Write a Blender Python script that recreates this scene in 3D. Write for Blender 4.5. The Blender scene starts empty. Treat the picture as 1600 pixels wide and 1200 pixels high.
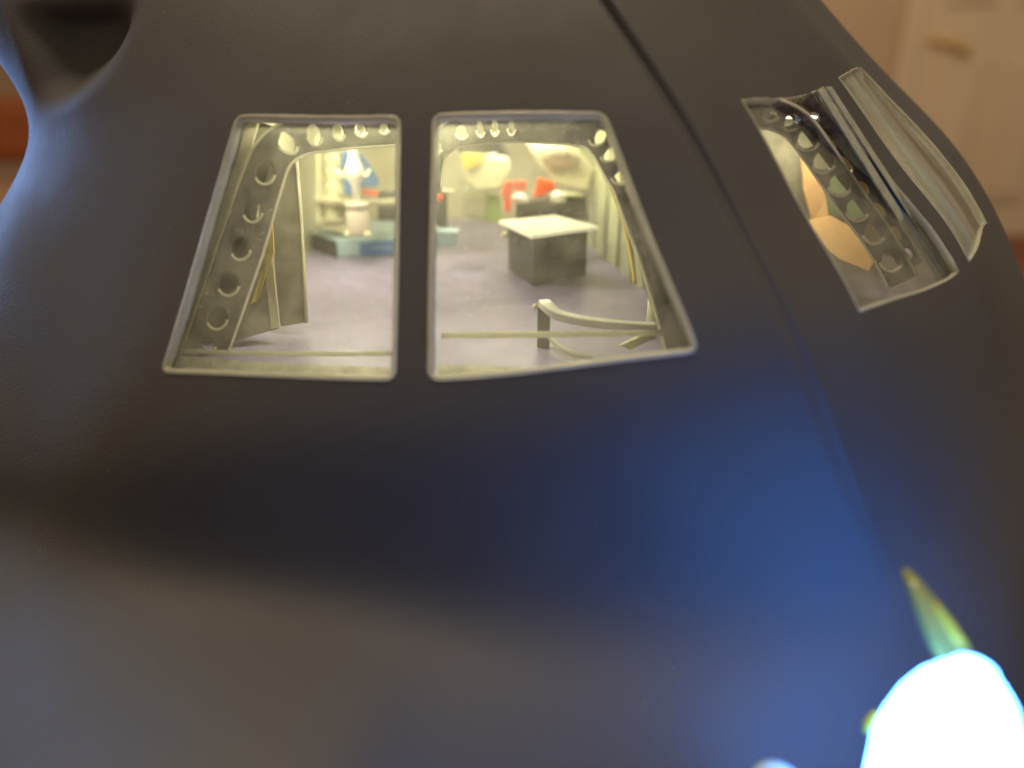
import bpy, bmesh, math, random
import numpy as np
from mathutils import Vector, Matrix
random.seed(7)
# 1 Blender unit = 1 cm; the camera lens is the world origin, +Y away from it
S = bpy.context.scene
S.unit_settings.system = 'METRIC'; S.unit_settings.scale_length = 0.01
PITCH = math.radians(21.3)
FPX = 1155.0                                    # focal length in photo pixels
# ---------------- camera, world, lights, exposure ----------------
cd = bpy.data.cameras.new('camera'); cam = bpy.data.objects.new('camera', cd)
S.collection.objects.link(cam); S.camera = cam
cam.location = (0, 0, 0); cam.rotation_euler = (math.pi/2-PITCH, 0, 0)
cd.sensor_width = 36; cd.lens = 36*FPX/1600; cd.clip_start = 0.2; cd.clip_end = 5000
cd.dof.use_dof = True; cd.dof.focus_distance = 12.5
cd.dof.aperture_fstop = cd.lens*1e-3/(2*0.165)
cd.dof.aperture_blades = 0
w = bpy.data.worlds.new("World"); S.world = w; w.use_nodes = True
bgn = w.node_tree.nodes['Background']
bgn.inputs[0].default_value = (1.0, .78, .55, 1); bgn.inputs[1].default_value = .34
S.view_settings.view_transform = 'Standard'; S.view_settings.look = 'None'
S.view_settings.exposure = 0; S.view_settings.gamma = 1
S.render.engine = 'CYCLES'
try:
    S.cycles.max_bounces = 10; S.cycles.transparent_max_bounces = 16
    S.cycles.sample_clamp_indirect = 6
except Exception: pass

def aim(o, target):
    o.rotation_euler = (Vector(target)-o.location).to_track_quat('-Z', 'Y').to_euler()
def area(name, loc, target, size, power, col, sy=None):
    l = bpy.data.lights.new(name, 'AREA'); l.energy = power; l.color = col; l.size = size
    if sy: l.shape = 'RECTANGLE'; l.size_y = sy
    o = bpy.data.objects.new(name, l); S.collection.objects.link(o); o.location = loc; aim(o, target); return o
def point(name, loc, power, col, r=.3):
    l = bpy.data.lights.new(name, 'POINT'); l.energy = power; l.color = col; l.shadow_soft_size = r
    o = bpy.data.objects.new(name, l); S.collection.objects.link(o); o.location = loc; return o
area('ceiling_lamp_light', (-20, 25, 150), (0, 12, -4), 50, 185000, (1, .82, .58))
area('left_window_light', (-82, 60, 8), (-8, 12, 0), 32, 85000, (.27, .48, 1.0))
area('room_light', (60, 180, 170), (190, 420, -20), 120, 300000, (1, .74, .46))

# ---------------- pixel rays (photo is 1600 x 1200) ----------------
cp, sp = math.cos(PITCH), math.sin(PITCH)
def ray(px, py):
    x = (px-800)/FPX; yv = (600-py)/FPX
    return np.array([x, cp+yv*sp, -sp+yv*cp])
def P(px, py, Y):
    r = ray(px, py); return r*(Y/r[1])
def G(px, py, z):
    r = ray(px, py); return r*(z/r[2])
ZF = -3.75                                       # cabin floor height

# ---------------- materials ----------------
def mat(name): 
    m = bpy.data.materials.new(name); m.use_nodes = True
    return m, m.node_tree.nodes, m.node_tree.links, m.node_tree.nodes['Principled BSDF']
def pmat(name, col, rough=.5, var=.12, scale=3, bump=.0, bscale=40, spec=.5, metal=0, trans=0, emit=None, es=0, coat=0, alpha=1):
    m, n, l, b = mat(name)
    tc = n.new('ShaderNodeTexCoord'); nz = n.new('ShaderNodeTexNoise'); nz.inputs['Scale'].default_value = scale
    nz.inputs['Detail'].default_value = 5
    l.new(tc.outputs['Object'], nz.inputs['Vector'])
    mr = n.new('ShaderNodeMapRange'); mr.inputs[1].default_value = .3; mr.inputs[2].default_value = .7
    mr.inputs[3].default_value = 1-var; mr.inputs[4].default_value = 1+var
    l.new(nz.outputs[0], mr.inputs[0])
    mx = n.new('ShaderNodeMix'); mx.data_type = 'RGBA'; mx.blend_type = 'MULTIPLY'; mx.inputs[0].default_value = 1
    mx.inputs[6].default_value = (*col, 1); l.new(mr.outputs[0], mx.inputs[7])
    l.new(mx.outputs[2], b.inputs['Base Color'])
    b.inputs['Roughness'].default_value = rough; b.inputs['Metallic'].default_value = metal
    b.inputs['Specular IOR Level'].default_value = spec
    b.inputs['Transmission Weight'].default_value = trans; b.inputs['Coat Weight'].default_value = coat
    b.inputs['Alpha'].default_value = alpha
    if emit: b.inputs['Emission Color'].default_value = (*emit, 1); b.inputs['Emission Strength'].default_value = es
    if bump:
        n2 = n.new('ShaderNodeTexNoise'); n2.inputs['Scale'].default_value = bscale; n2.inputs['Detail'].default_value = 3
        l.new(tc.outputs['Object'], n2.inputs['Vector'])
        bp = n.new('ShaderNodeBump'); bp.inputs['Strength'].default_value = bump; bp.inputs['Distance'].default_value = .02
        l.new(n2.outputs[0], bp.inputs['Height']); l.new(bp.outputs[0], b.inputs['Normal'])
    return m
def hull_mat():
    m, n, l, b = mat('dark_hull_paint')
    tc = n.new('ShaderNodeTexCoord')
    n1 = n.new('ShaderNodeTexNoise'); n1.inputs['Scale'].default_value = .5; n1.inputs['Detail'].default_value = 6
    n2 = n.new('ShaderNodeTexNoise'); n2.inputs['Scale'].default_value = 26; n2.inputs['Detail'].default_value = 4
    vo = n.new('ShaderNodeTexVoronoi'); vo.inputs['Scale'].default_value = 2.2
    for t in (n1, n2, vo): l.new(tc.outputs['Object'], t.inputs['Vector'])
    r = n.new('ShaderNodeValToRGB'); r.color_ramp.elements[0].position = .3; r.color_ramp.elements[1].position = .75
    r.color_ramp.elements[0].color = (.056, .053, .052, 1); r.color_ramp.elements[1].color = (.072, .068, .064, 1)
    l.new(n1.outputs[0], r.inputs[0])
    sp_ = n.new('ShaderNodeMath'); sp_.operation = 'LESS_THAN'; sp_.inputs[1].default_value = .030
    l.new(vo.outputs['Distance'], sp_.inputs[0])
    # dust only in some of the voronoi cells
    sepc = n.new('ShaderNodeSeparateColor'); l.new(vo.outputs['Color'], sepc.inputs[0])
    g2 = n.new('ShaderNodeMath'); g2.operation = 'GREATER_THAN'; g2.inputs[1].default_value = .6; l.new(sepc.outputs[0], g2.inputs[0])
    an = n.new('ShaderNodeMath'); an.operation = 'MULTIPLY'; l.new(sp_.outputs[0], an.inputs[0]); l.new(g2.outputs[0], an.inputs[1])
    mx = n.new('ShaderNodeMix'); mx.data_type = 'RGBA'; mx.inputs[7].default_value = (.14, .13, .12, 1)
    l.new(an.outputs[0], mx.inputs[0]); l.new(r.outputs[0], mx.inputs[6]); l.new(mx.outputs[2], b.inputs['Base Color'])
    b.inputs['Roughness'].default_value = .72; b.inputs['Specular IOR Level'].default_value = .45
    bp = n.new('ShaderNodeBump'); bp.inputs['Strength'].default_value = .55; bp.inputs['Distance'].default_value = .014
    rr = n.new('ShaderNodeMapRange'); rr.inputs[1].default_value = .3; rr.inputs[2].default_value = .7; rr.inputs[3].default_value = .62; rr.inputs[4].default_value = .84; l.new(n1.outputs[0], rr.inputs[0]); l.new(rr.outputs[0], b.inputs['Roughness'])
    l.new(n2.outputs[0], bp.inputs['Height']); l.new(bp.outputs[0], b.inputs['Normal'])
    return m
def pane_mat(name, clear, tint, haze=.08, streak=False, flat=False):
    """thin clear plastic: mostly see-through, a little gloss, a little milky scatter with scratches"""
    m = bpy.data.materials.new(name); m.use_nodes = True; n = m.node_tree.nodes; l = m.node_tree.links; n.clear()
    out = n.new('ShaderNodeOutputMaterial'); tr = n.new('ShaderNodeBsdfTransparent'); tr.inputs[0].default_value = (*clear, 1)
    gl = n.new('ShaderNodeBsdfGlossy'); gl.inputs['Roughness'].default_value = .06
    tl = n.new('ShaderNodeBsdfTranslucent'); tl.inputs[0].default_value = (*tint, 1)
    df = n.new('ShaderNodeBsdfDiffuse'); df.inputs[0].default_value = (*tint, 1)
    ad = n.new('ShaderNodeMixShader'); ad.inputs[0].default_value = .4; l.new(tl.outputs[0], ad.inputs[1]); l.new(df.outputs[0], ad.inputs[2])
    tc = n.new('ShaderNodeTexCoord'); nz = n.new('ShaderNodeTexNoise'); nz.inputs['Detail'].default_value = 6
    mp = n.new('ShaderNodeMapping'); l.new(tc.outputs['UV'] if streak else tc.outputs['Object'], mp.inputs[0]); l.new(mp.outputs[0], nz.inputs['Vector'])
    mp.inputs['Scale'].default_value = (4, .3, 1) if streak else (2.5, 1, 2.5)
    nz.inputs['Scale'].default_value = 1.0
    mr = n.new('ShaderNodeMapRange'); mr.inputs[1].default_value = .34; mr.inputs[2].default_value = .7
    mr.inputs[3].default_value = haze*(.35 if streak else .9 if flat else .5); mr.inputs[4].default_value = haze*(1.15 if flat else 1.6)
    l.new(nz.outputs[0], mr.inputs[0])
    vo = n.new('ShaderNodeTexVoronoi'); vo.inputs['Scale'].default_value = 11; l.new(tc.outputs['Object'], vo.inputs['Vector'])
    lt = n.new('ShaderNodeMath'); lt.operation = 'LESS_THAN'; lt.inputs[1].default_value = .16; l.new(vo.outputs['Distance'], lt.inputs[0])
    ng = n.new('ShaderNodeTexNoise'); ng.inputs['Scale'].default_value = .9; l.new(tc.outputs['Object'], ng.inputs['Vector'])
    gt = n.new('ShaderNodeMapRange'); gt.inputs[1].default_value = .5; gt.inputs[2].default_value = .65; gt.inputs[4].default_value = .28; l.new(ng.outputs[0], gt.inputs[0])
    ms = n.new('ShaderNodeMath'); ms.operation = 'MULTIPLY'; l.new(lt.outputs[0], ms.inputs[0]); l.new(gt.outputs[0], ms.inputs[1])
    sm = n.new('ShaderNodeMath'); sm.operation = 'ADD'; sm.use_clamp = True; l.new(ms.outputs[0], sm.inputs[0]); l.new(mr.outputs[0], sm.inputs[1])
    m1 = n.new('ShaderNodeMixShader'); l.new(sm.outputs[0], m1.inputs[0]); l.new(tr.outputs[0], m1.inputs[1]); l.new(ad.outputs[0], m1.inputs[2])
    fr = n.new('ShaderNodeFresnel'); fr.inputs[0].default_value = 1.35
    m2 = n.new('ShaderNodeMixShader'); l.new(fr.outputs[0], m2.inputs[0]); l.new(m1.outputs[0], m2.inputs[1]); l.new(gl.outputs[0], m2.inputs[2])
    bp = n.new('ShaderNodeBump'); bp.inputs['Strength'].default_value = .3; bp.inputs['Distance'].default_value = .02
    l.new(nz.outputs[0], bp.inputs['Height']); l.new(bp.outputs[0], gl.inputs['Normal'])
    l.new(m2.outputs[0], out.inputs[0])
    return m
M = {}
M['hull'] = hull_mat()
M['pane'] = pane_mat('clear_window_plastic', (.97, .98, .95), (.96, .95, .72), .17)
M['pane_streak'] = pane_mat('streaky_window_plastic', (.85, .88, .85), (.85, .86, .74), .55, True)
M['rim'] = pane_mat('milky_rim_plastic', (.9, .9, .8), (.96, .95, .78), .82, flat=True)
M['ledge'] = pane_mat('milky_ledge_plastic', (.9, .9, .85), (.92, .90, .74), .5)
M['rib'] = pmat('grey_clear_rib', (.065, .062, .052), .12, .5, 4, 1.0, 5, spec=1, coat=.6)
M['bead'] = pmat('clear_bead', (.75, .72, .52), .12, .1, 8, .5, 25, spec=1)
M['deck'] = pmat('lavender_deck', (.30, .26, .44), .33, .14, 2.0, .3, 30)
M['cream'] = pmat('cream_plastic', (.66, .63, .44), .4, .10, 1.2, .1, 6)
M['wallbeige'] = pmat('beige_wall', (.74, .70, .48), .5, .14, .7, .1, 6)
M['palegreen'] = pmat('pale_green_wall', (.62, .66, .42), .4, .1, 1)
M['greypanel'] = pmat('blotchy_grey_panel', (.20, .185, .15), .35, .55, 2.6, .15, 8)
M['darkpanel'] = pmat('blotchy_dark_panel', (.055, .05, .045), .35, .5, 2.4, .15, 8)
M['dimpanel'] = pmat('blotchy_beige_panel', (.33, .30, .22), .4, .30, 2.2, .1, 8)
M['white'] = pmat('white_plastic', (.74, .73, .66), .35, .05, 4)
M['dark'] = pmat('dark_grey_cabinet', (.03, .028, .027), .45, .25, 3)
M['mid'] = pmat('mid_grey_block', (.065, .065, .055), .5, .15, 3)
M['blue'] = pmat('blue_panel', (.04, .17, .46), .45, .1, 3)
M['paleblue'] = pmat('pale_blue_base', (.40, .56, .62), .4, .1, 3)
M['orange'] = pmat('orange_plastic', (.98, .10, .0), .45, .06, 3)
M['tan'] = pmat('tan_orange_card', (.74, .42, .17), .5, .06, 1.5)
M['green'] = pmat('green_panel', (.35, .50, .14), .5, .1, 2)
M['palemint'] = pmat('mint_panel', (.38, .52, .26), .5, .1, 2)
M['yellow'] = pmat('yellow_panel', (.80, .62, .10), .45, .1, 2)
M['brown'] = pmat('brown_smudge_card', (.25, .19, .12), .5, .2, 2)
M['clearlump'] = pmat('pale_translucent_plastic', (.78, .78, .50), .2, .12, 2.5, .3, 5, spec=.8)
M['midclear'] = pmat('grey_green_clear_plastic', (.30, .31, .25), .15, .3, 4, .6, 6, spec=1, coat=.5)
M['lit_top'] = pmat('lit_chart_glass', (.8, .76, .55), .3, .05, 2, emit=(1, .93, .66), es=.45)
M['led_panel'] = pmat('led_panel_glass', (.8, .8, .7), .3, .02, 2, emit=(1, .97, .82), es=3)
M['bulb'] = pmat('glowing_bulb', (.8, .9, 1), .3, .01, 2, emit=(.055, .27, 1.0), es=34)
M['lens'] = pmat('yellowgreen_clear_plastic', (.22, .24, .06), .25, .2, 1.5, spec=.8)
M['lensyellow'] = pmat('yellow_clear_plastic', (.50, .42, .02), .3, .1, 1.5)
M['collar'] = pmat('blue_grey_collar', (.10, .13, .22), .4, .1, 2)
M['wallpaint'] = pmat('warm_wall_paint', (.52, .40, .28), .8, .03, .02)
M['doorpaint'] = pmat('cream_door_paint', (.66, .55, .40), .55, .03, .03)
M['brass'] = pmat('brass', (.85, .66, .30), .35, .05, 1, metal=.7)
M['carpet'] = pmat('red_brown_floor', (.21, .075, .04), .8, .2, .1)
M['tablewood'] = pmat('dark_red_table_wood', (.10, .035, .035), .4, .25, .3)
M['uphol'] = pmat('orange_brown_upholstery', (.42, .13, .04), .8, .15, .2)
M['palewood'] = pmat('pale_wood', (.60, .38, .22), .5, .1, .2)
M['darkwood'] = pmat('dark_wood', (.12, .05, .03), .5, .1, .2)

# ---------------- helpers ----------------
def tag(o, label=None, cat=None, group=None, kind=None):
    if label: o['label'] = label
    if cat: o['category'] = cat
    if group: o['group'] = group
    if kind: o['kind'] = kind
    return o
def thing(name, loc, label, cat, group=None):
    o = bpy.data.objects.new(name, None); o.empty_display_size = .5
    S.collection.objects.link(o); o.location = loc; return tag(o, label, cat, group)
def link(name, verts, faces, m, parent=None, smooth=False, uvs=None):
    me = bpy.data.meshes.new(name); me.from_pydata([tuple(map(float, v)) for v in verts], [], faces); me.validate(); me.update()
    o = bpy.data.objects.new(name, me); S.collection.objects.link(o)
    me.materials.append(m)
    if smooth:
        for p in me.polygons: p.use_smooth = True
    if uvs is not None:
        ul = me.uv_layers.new(name='uv')
        for lp in me.loops: ul.data[lp.index].uv = uvs[lp.vertex_index]
    if parent:
        o.parent = parent
        def wl(x): return Vector(x.location) + (wl(x.parent) if x.parent else Vector((0, 0, 0)))
        d = wl(parent)
        me.transform(Matrix.Translation(-d))
    return o
def bevel(o, wd=.03, seg=2):
    b = o.modifiers.new('bevel', 'BEVEL'); b.width = wd; b.segments = seg; b.limit_method = 'ANGLE'
    return o
def prism(name, base, vec, m, parent=None, bw=.0):
    """closed solid: polygon base (list of 3D) extruded by vec"""
    n = len(base); v = [np.array(p, float) for p in base]; v2 = [p+np.array(vec, float) for p in v]
    f = [list(range(n))[::-1], list(range(n, 2*n))]+[[i, (i+1) % n, n+(i+1) % n, n+i] for i in range(n)]
    o = link(name, v+v2, f, m, parent)
    fixn(o)
    if bw: bevel(o, bw)
    return o
def fixn(o):
    bm = bmesh.new(); bm.from_mesh(o.data); bmesh.ops.recalc_face_normals(bm, faces=bm.faces); bm.to_mesh(o.data); bm.free()
def card(name, pts, th, m, parent=None, bw=.0):
    """slab through image-traced points (px,py,Y), th thick away from the viewer"""
    b = [P(*p) for p in pts]
    return prism(name, b, (0, th, 0), m, parent, bw)
def box(name, c, s, m, parent=None, bw=0, rz=0):
    hx, hy, hz = s[0]/2, s[1]/2, s[2]/2; c = np.array(c, float)
    R = np.array([[math.cos(rz), -math.sin(rz), 0], [math.sin(rz), math.cos(rz), 0], [0, 0, 1]])
    b = [c+R@np.array([x*hx, y*hy, -hz]) for x, y in ((-1, -1), (1, -1), (1, 1), (-1, 1))]
    return prism(name, b, (0, 0, s[2]), m, parent, bw)
def smoothpath(pts, n=8):
    pts = [np.array(p, float) for p in pts]; q = [2*pts[0]-pts[1]]+pts+[2*pts[-1]-pts[-2]]; out = []
    for i in range(1, len(q)-2):
        for k in range(n):
            t = k/n; a, b, c, d = q[i-1:i+3]
            out.append(.5*((2*b)+(-a+c)*t+(2*a-5*b+4*c-d)*t*t+(-a+3*b-3*c+d)*t**3))
    out.append(pts[-1]); return out
def tube_geo(path, r, seg=10, caps=True, V=None, F=None):
    V = [] if V is None else V; F = [] if F is None else F; base = len(V); n = len(path)
    up = np.array([.13, .21, .97])
    for i, p in enumerate(path):
        t = path[min(i+1, n-1)]-path[max(i-1, 0)]; t = t/np.linalg.norm(t)
        a = np.cross(t, up); a /= np.linalg.norm(a); b = np.cross(a, t)
        rr = r[i] if hasattr(r, '__len__') else r
        for k in range(seg):
            g = 2*math.pi*k/seg; V.append(p+rr*(math.cos(g)*a+math.sin(g)*b))
    for i in range(n-1):
        for k in range(seg):
            F.append([base+i*seg+k, base+i*seg+(k+1) % seg, base+(i+1)*seg+(k+1) % seg, base+(i+1)*seg+k])
    if caps:
        F.append([base+k for k in range(seg)][::-1]); F.append([base+(n-1)*seg+k for k in range(seg)])
    return V, F
def tube(name, path, r, m, parent=None, seg=10):
    V, F = tube_geo([np.array(p, float) for p in path], r, seg); o = link(name, V, F, m, parent, True); fixn(o); return o
def lathe(name, c, prof, m, parent=None, seg=32, axis=None):
    """prof: list of (radius, along); axis defaults to up"""
    ax = np.array(axis if axis is not None else (0, 0, 1), float); ax /= np.linalg.norm(ax)
    h = np.array((1, 0, 0)) if abs(ax[0]) < .8 else np.array((0, 1, 0))
    a = np.cross(ax, h); a /= np.linalg.norm(a); b = np.cross(ax, a); c = np.array(c, float); V = []; F = []
    for r, z in prof:
        for k in range(seg):
            g = 2*math.pi*k/seg; V.append(c+ax*z+max(r, 1e-4)*(math.cos(g)*a+math.sin(g)*b))
    for i in range(len(prof)-1):
        for k in range(seg):
            F.append([i*seg+k, i*seg+(k+1) % seg, (i+1)*seg+(k+1) % seg, (i+1)*seg+k])
    F.append([k for k in range(seg)][::-1]); F.append([(len(prof)-1)*seg+k for k in range(seg)])
    o = link(name, V, F, m, parent, True); fixn(o); return o

# ---------------- hull surface ----------------
# columns: a behind, b left outline, c, d/e window, f/g window, h bow crease, i/j window, k/l window, m outline, n behind
Y0 = dict(a=17, b=13.9, c=11.6, d=10.65, e=10.05, f=10.0, g=9.6, h=9.5, i=10.15, j=11.9, k=12.15, l=14.3, m=15.0, n=19)
RO = [7.5, 2.1, .85, 0, -.8, -1.05, -1.15, -2.5, -4.9]
RL = dict(f=.9, g=.6, h=.40, i=.35, j=.3, k=.3, l=.3, m=.3, n=.3)
GX = {  # pixel positions of every column on the nine rows
 'a': [(120, -330), (60, -60), (120, 190), (60, 380), (-60, 600), (-160, 760), (-230, 900), (-300, 1020), (-400, 1300)],
 'b': [(-60, -330), (-90, -10), (45, 190), (-28, 370), (-140, 600), (-230, 760), (-330, 860), (-450, 1000), (-900, 1350)],
 'c': [(200, -300), (180, -20), (190, 188), (130, 382), (70, 588), (15, 735), (-50, 850), (-150, 1010), (-500, 1370)],
 'd': [(470, -290), (425, -10), (370, 180), (312, 380), (250, 583), (190, 745), (140, 885), (70, 1035), (-150, 1400)],
 'e': [(645, -285), (632, -5), (626, 180), (623, 385), (618, 595), (612, 755), (603, 930), (590, 1075), (560, 1430)],
 'f': [(680, -285), (676, -5), (676, 178), (671, 385), (668, 595), (664, 755), (660, 935), (655, 1080), (640, 1435)],
 'g': [(790, -300), (858, -8), (945, 176), (1018, 368), (1093, 551), (1145, 730), (1205, 925), (1260, 1085), (1420, 1450)],
 'h': [(800, -320), (935, -15), (1060, 178), (1155, 352), (1245, 540), (1312, 722), (1388, 905), (1458, 1060), (1600, 1450)],
 'i': [(830, -340), (1005, -45), (1157, 155), (1250, 324), (1343, 489), (1415, 682), (1490, 858), (1550, 1025), (1680, 1430)],
 'j': [(900, -370), (1120, -85), (1287, 134), (1394, 280), (1500, 426), (1546, 602), (1592, 770), (1622, 930), (1700, 1330)],
 'k': [(915, -375), (1138, -92), (1309, 121), (1412, 266), (1514, 412), (1556, 590), (1600, 755), (1628, 915), (1702, 1310)],
 'l': [(940, -390), (1165, -108), (1345, 105), (1456, 222), (1543, 350), (1604, 512), (1620, 660), (1636, 810), (1690, 1200)],
 'm': [(960, -400), (1180, -112), (1360, 99), (1473, 215), (1558, 345), (1618, 505), (1630, 645), (1643, 790), (1690, 1170)],
 'n': [(940, -420), (1150, -130), (1300, 80), (1400, 200), (1490, 320), (1540, 450), (1560, 600), (1570, 740), (1600, 1100)]}
cols = 'abcdefghijklmn'
RK = dict(i=.95, j=.85, k=.85, l=.7, m=.7, n=.6)
LB = dict(i=.40, j=1.2, k=1.25, l=1.7, m=1.8, n=1.0)      # the lower bow is blunter than the window band
ctrl = np.zeros((14, 9, 3))
for ci, c in enumerate(cols):
    for r in range(9):
        px, py = GX[c][r]; o_ = RO[r]*RK.get(c, 1) if r < 7 else -1.1+(RO[r]+1.1)*RL.get(c, 1)
        ctrl[ci, r] = P(px, py, Y0[c]+o_-LB.get(c, 0)*[0, 0, 0, 0, .12, .5, .85, 1, 1][r])
def nat(t, y, x):
    """natural cubic spline through (t,y) at x; y is (n,k)"""
    n = len(t); h = np.diff(t); A = np.zeros((n, n)); B = np.zeros((n, y.shape[1])); A[0, 0] = A[-1, -1] = 1
    for i in range(1, n-1):
        A[i, i-1] = h[i-1]; A[i, i] = 2*(h[i-1]+h[i]); A[i, i+1] = h[i]
        B[i] = 6*((y[i+1]-y[i])/h[i]-(y[i]-y[i-1])/h[i-1])
    Mm = np.linalg.solve(A, B); x = np.atleast_1d(x); j = np.clip(np.searchsorted(t, x)-1, 0, n-2)
    a = ((t[j+1]-x)/h[j])[:, None]; b = ((x-t[j])/h[j])[:, None]; hh = (h[j]**2)[:, None]/6
    return a*y[j]+b*y[j+1]+((a**3-a)*Mm[j]+(b**3-b)*Mm[j+1])*hh
U = np.zeros(14)
for i in range(1, 14): U[i] = U[i-1]+np.mean(np.linalg.norm(ctrl[i, 2:6]-ctrl[i-1, 2:6], axis=1))
V_ = np.zeros(9)
for r in range(1, 9): V_[r] = V_[r-1]+np.mean(np.linalg.norm(ctrl[3:9, r]-ctrl[3:9, r-1], axis=1))
HC = 7
def surf(us, vs):
    """grid of surface points for arrays of u and v"""
    us = np.asarray(us, float); vs = np.asarray(vs, float)
    rows = np.stack([nat(V_, ctrl[c], vs) for c in range(14)])          # 14,nv,3
    out = np.zeros((len(us), len(vs), 3)); L = us <= U[HC]
    for k in range(len(vs)):
        if L.any(): out[L, k] = nat(U[:HC+1], rows[:HC+1, k], us[L])
        if (~L).any(): out[~L, k] = nat(U[HC:], rows[HC:, k], us[~L])
    return out
def sp1(u, v): return surf([u], [v])[0, 0]
def snorm(u, v, e=.02):
    if abs(u-U[HC]) < 2*e: e1 = -e
    p = sp1(u, v); d = e if u+e <= U[-1] else -e
    a = (sp1(u+d, v)-p)*np.sign(d); b = sp1(u, v+e)-p; n = np.cross(b, a); n /= np.linalg.norm(n)
    if n@p > 0: n = -n
    return n
WIN = [(3, 4), (5, 6), (8, 9), (10, 11)]; VT, VB = 2, 4
sub = thing('submarine_model', (0, 12, -9), 'dark grey model submarine bow with four clear windows and a lit cabin', 'model submarine')
def build_hull():
    us = []; uc = []
    for i in range(13):
        n = max(2, int((U[i+1]-U[i])/(.07 if i in (1, 2) else .14))) 
        for k in range(n): us.append(U[i]+(U[i+1]-U[i])*k/n); uc.append(i)
    us.append(U[-1])
    ex = [U[HC]+d for d in (-.2, -.13, -.09, -.06, -.03, .015, .03, .05, .08, .12, .18)]
    for e in ex: us.append(e); uc.append(HC-1 if e < U[HC] else HC)
    o_ = np.argsort(us[:-0 or None], kind='stable')
    us = sorted(us); uc = [max(i for i in range(13) if U[i] <= u+1e-9) if u < U[-1] else 12 for u in us]
    vs = []; vc = []
    for i in range(8):
        n = max(3, int((V_[i+1]-V_[i])/(.09 if i in (1, 2) else .16)))
        for k in range(n): vs.append(V_[i]+(V_[i+1]-V_[i])*k/n); vc.append(i)
    vs.append(V_[-1])
    g = surf(us, vs); nu, nv = len(us), len(vs)
    dent = [(40, 25), (200, 12), (158, 112), (75, 160)]          # triangular hollow in the side fairing
    for i, u in enumerate(us):
        if u > U[3]: continue
        for k, v in enumerate(vs):
            q = g[i, k]; dp_ = q[1]*cp-q[2]*sp
            if dp_ < 1: continue
            px = 800+FPX*q[0]/dp_; py = 600-FPX*(q[2]*cp+q[1]*sp)/dp_
            f = 1.0
            for e in range(4):
                x0, y0 = dent[e]; x1, y1 = dent[(e+1) % 4]; L = math.hypot(x1-x0, y1-y0)
                dm = ((x1-x0)*(py-y0)-(y1-y0)*(px-x0))/L
                ff = min(1, max(0, (dm+26)/62)); f *= ff*ff*(3-2*ff)
            if f > 0: g[i, k] = q+np.array([.3, 1.5, .25])*f*.48
    for i, u in enumerate(us):                   # the two hull halves meet in a moulded groove, the far half a touch proud
        d = u-U[HC]
        if abs(d) < .3:
            for k, v in enumerate(vs):
                f = max(.10, 1-.75*max(0, (v-V_[1]))/(V_[5]-V_[1]))
                h = -.13*f*math.exp(-(d/.075)**2)+(.04*f*math.exp(-((d-.16)/.09)**2))
                g[i, k] += snorm(min(u, U[HC]-.05), v)*h
    V = g.reshape(-1, 3).tolist(); F = []
    for i in range(nu-1):
        for k in range(nv-1):
            if any(a == uc[i] for a, b in WIN) and VT <= vc[k] < VB: continue
            F.append([i*nv+k, i*nv+k+1, (i+1)*nv+k+1, (i+1)*nv+k])
    # small rounded fillets in the window corners
    for a, b in WIN[:2]:
        for (uu, su) in ((U[a], 1), (U[b], -1)):
            for (vv, sv) in ((V_[VT], 1), (V_[VB], -1)):
                R = .13; b0 = len(V); V.append(sp1(uu, vv).tolist())
                for q in range(7):
                    th = math.pi/2*q/6
                    V.append(sp1(uu+su*R*(1-math.sin(th)), vv+sv*R*(1-math.cos(th))).tolist())
                for q in range(6): F.append([b0, b0+1+q, b0+2+q] if su*sv < 0 else [b0, b0+2+q, b0+1+q])
    o = link('hull', V, F, M['hull'], sub, True)
    bm = bmesh.new(); bm.from_mesh(o.data)
    bm.verts.ensure_lookup_table(); bmesh.ops.delete(bm, geom=[v for v in bm.verts if not v.link_faces], context='VERTS')
    bm.normal_update()
    dn = Vector((0, 0, -9+0)); 
    for f in bm.faces:
        c = f.calc_center_median()+Vector((0, 12, -9))
        if f.normal.dot(c) > 0 : f.normal_flip() if False else None
    bm.to_mesh(o.data); bm.free()
    # orient outward (towards the viewer on the visible side)
    me = o.data; s = sum(1 if p.normal.dot(Vector(p.center)+Vector((0, 12, -9))) < 0 else -1 for p in me.polygons)
    if s < 0: me.flip_normals()
    # seam along the bow crease and a paler sharp line where the halves meet
    so = o.modifiers.new('solid', 'SOLIDIFY'); so.thickness = .22; so.offset = -1
    es_ = o.modifiers.new('edges', 'EDGE_SPLIT'); es_.split_angle = math.radians(50)
    return o
hull = build_hull()
ci = hull
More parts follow.
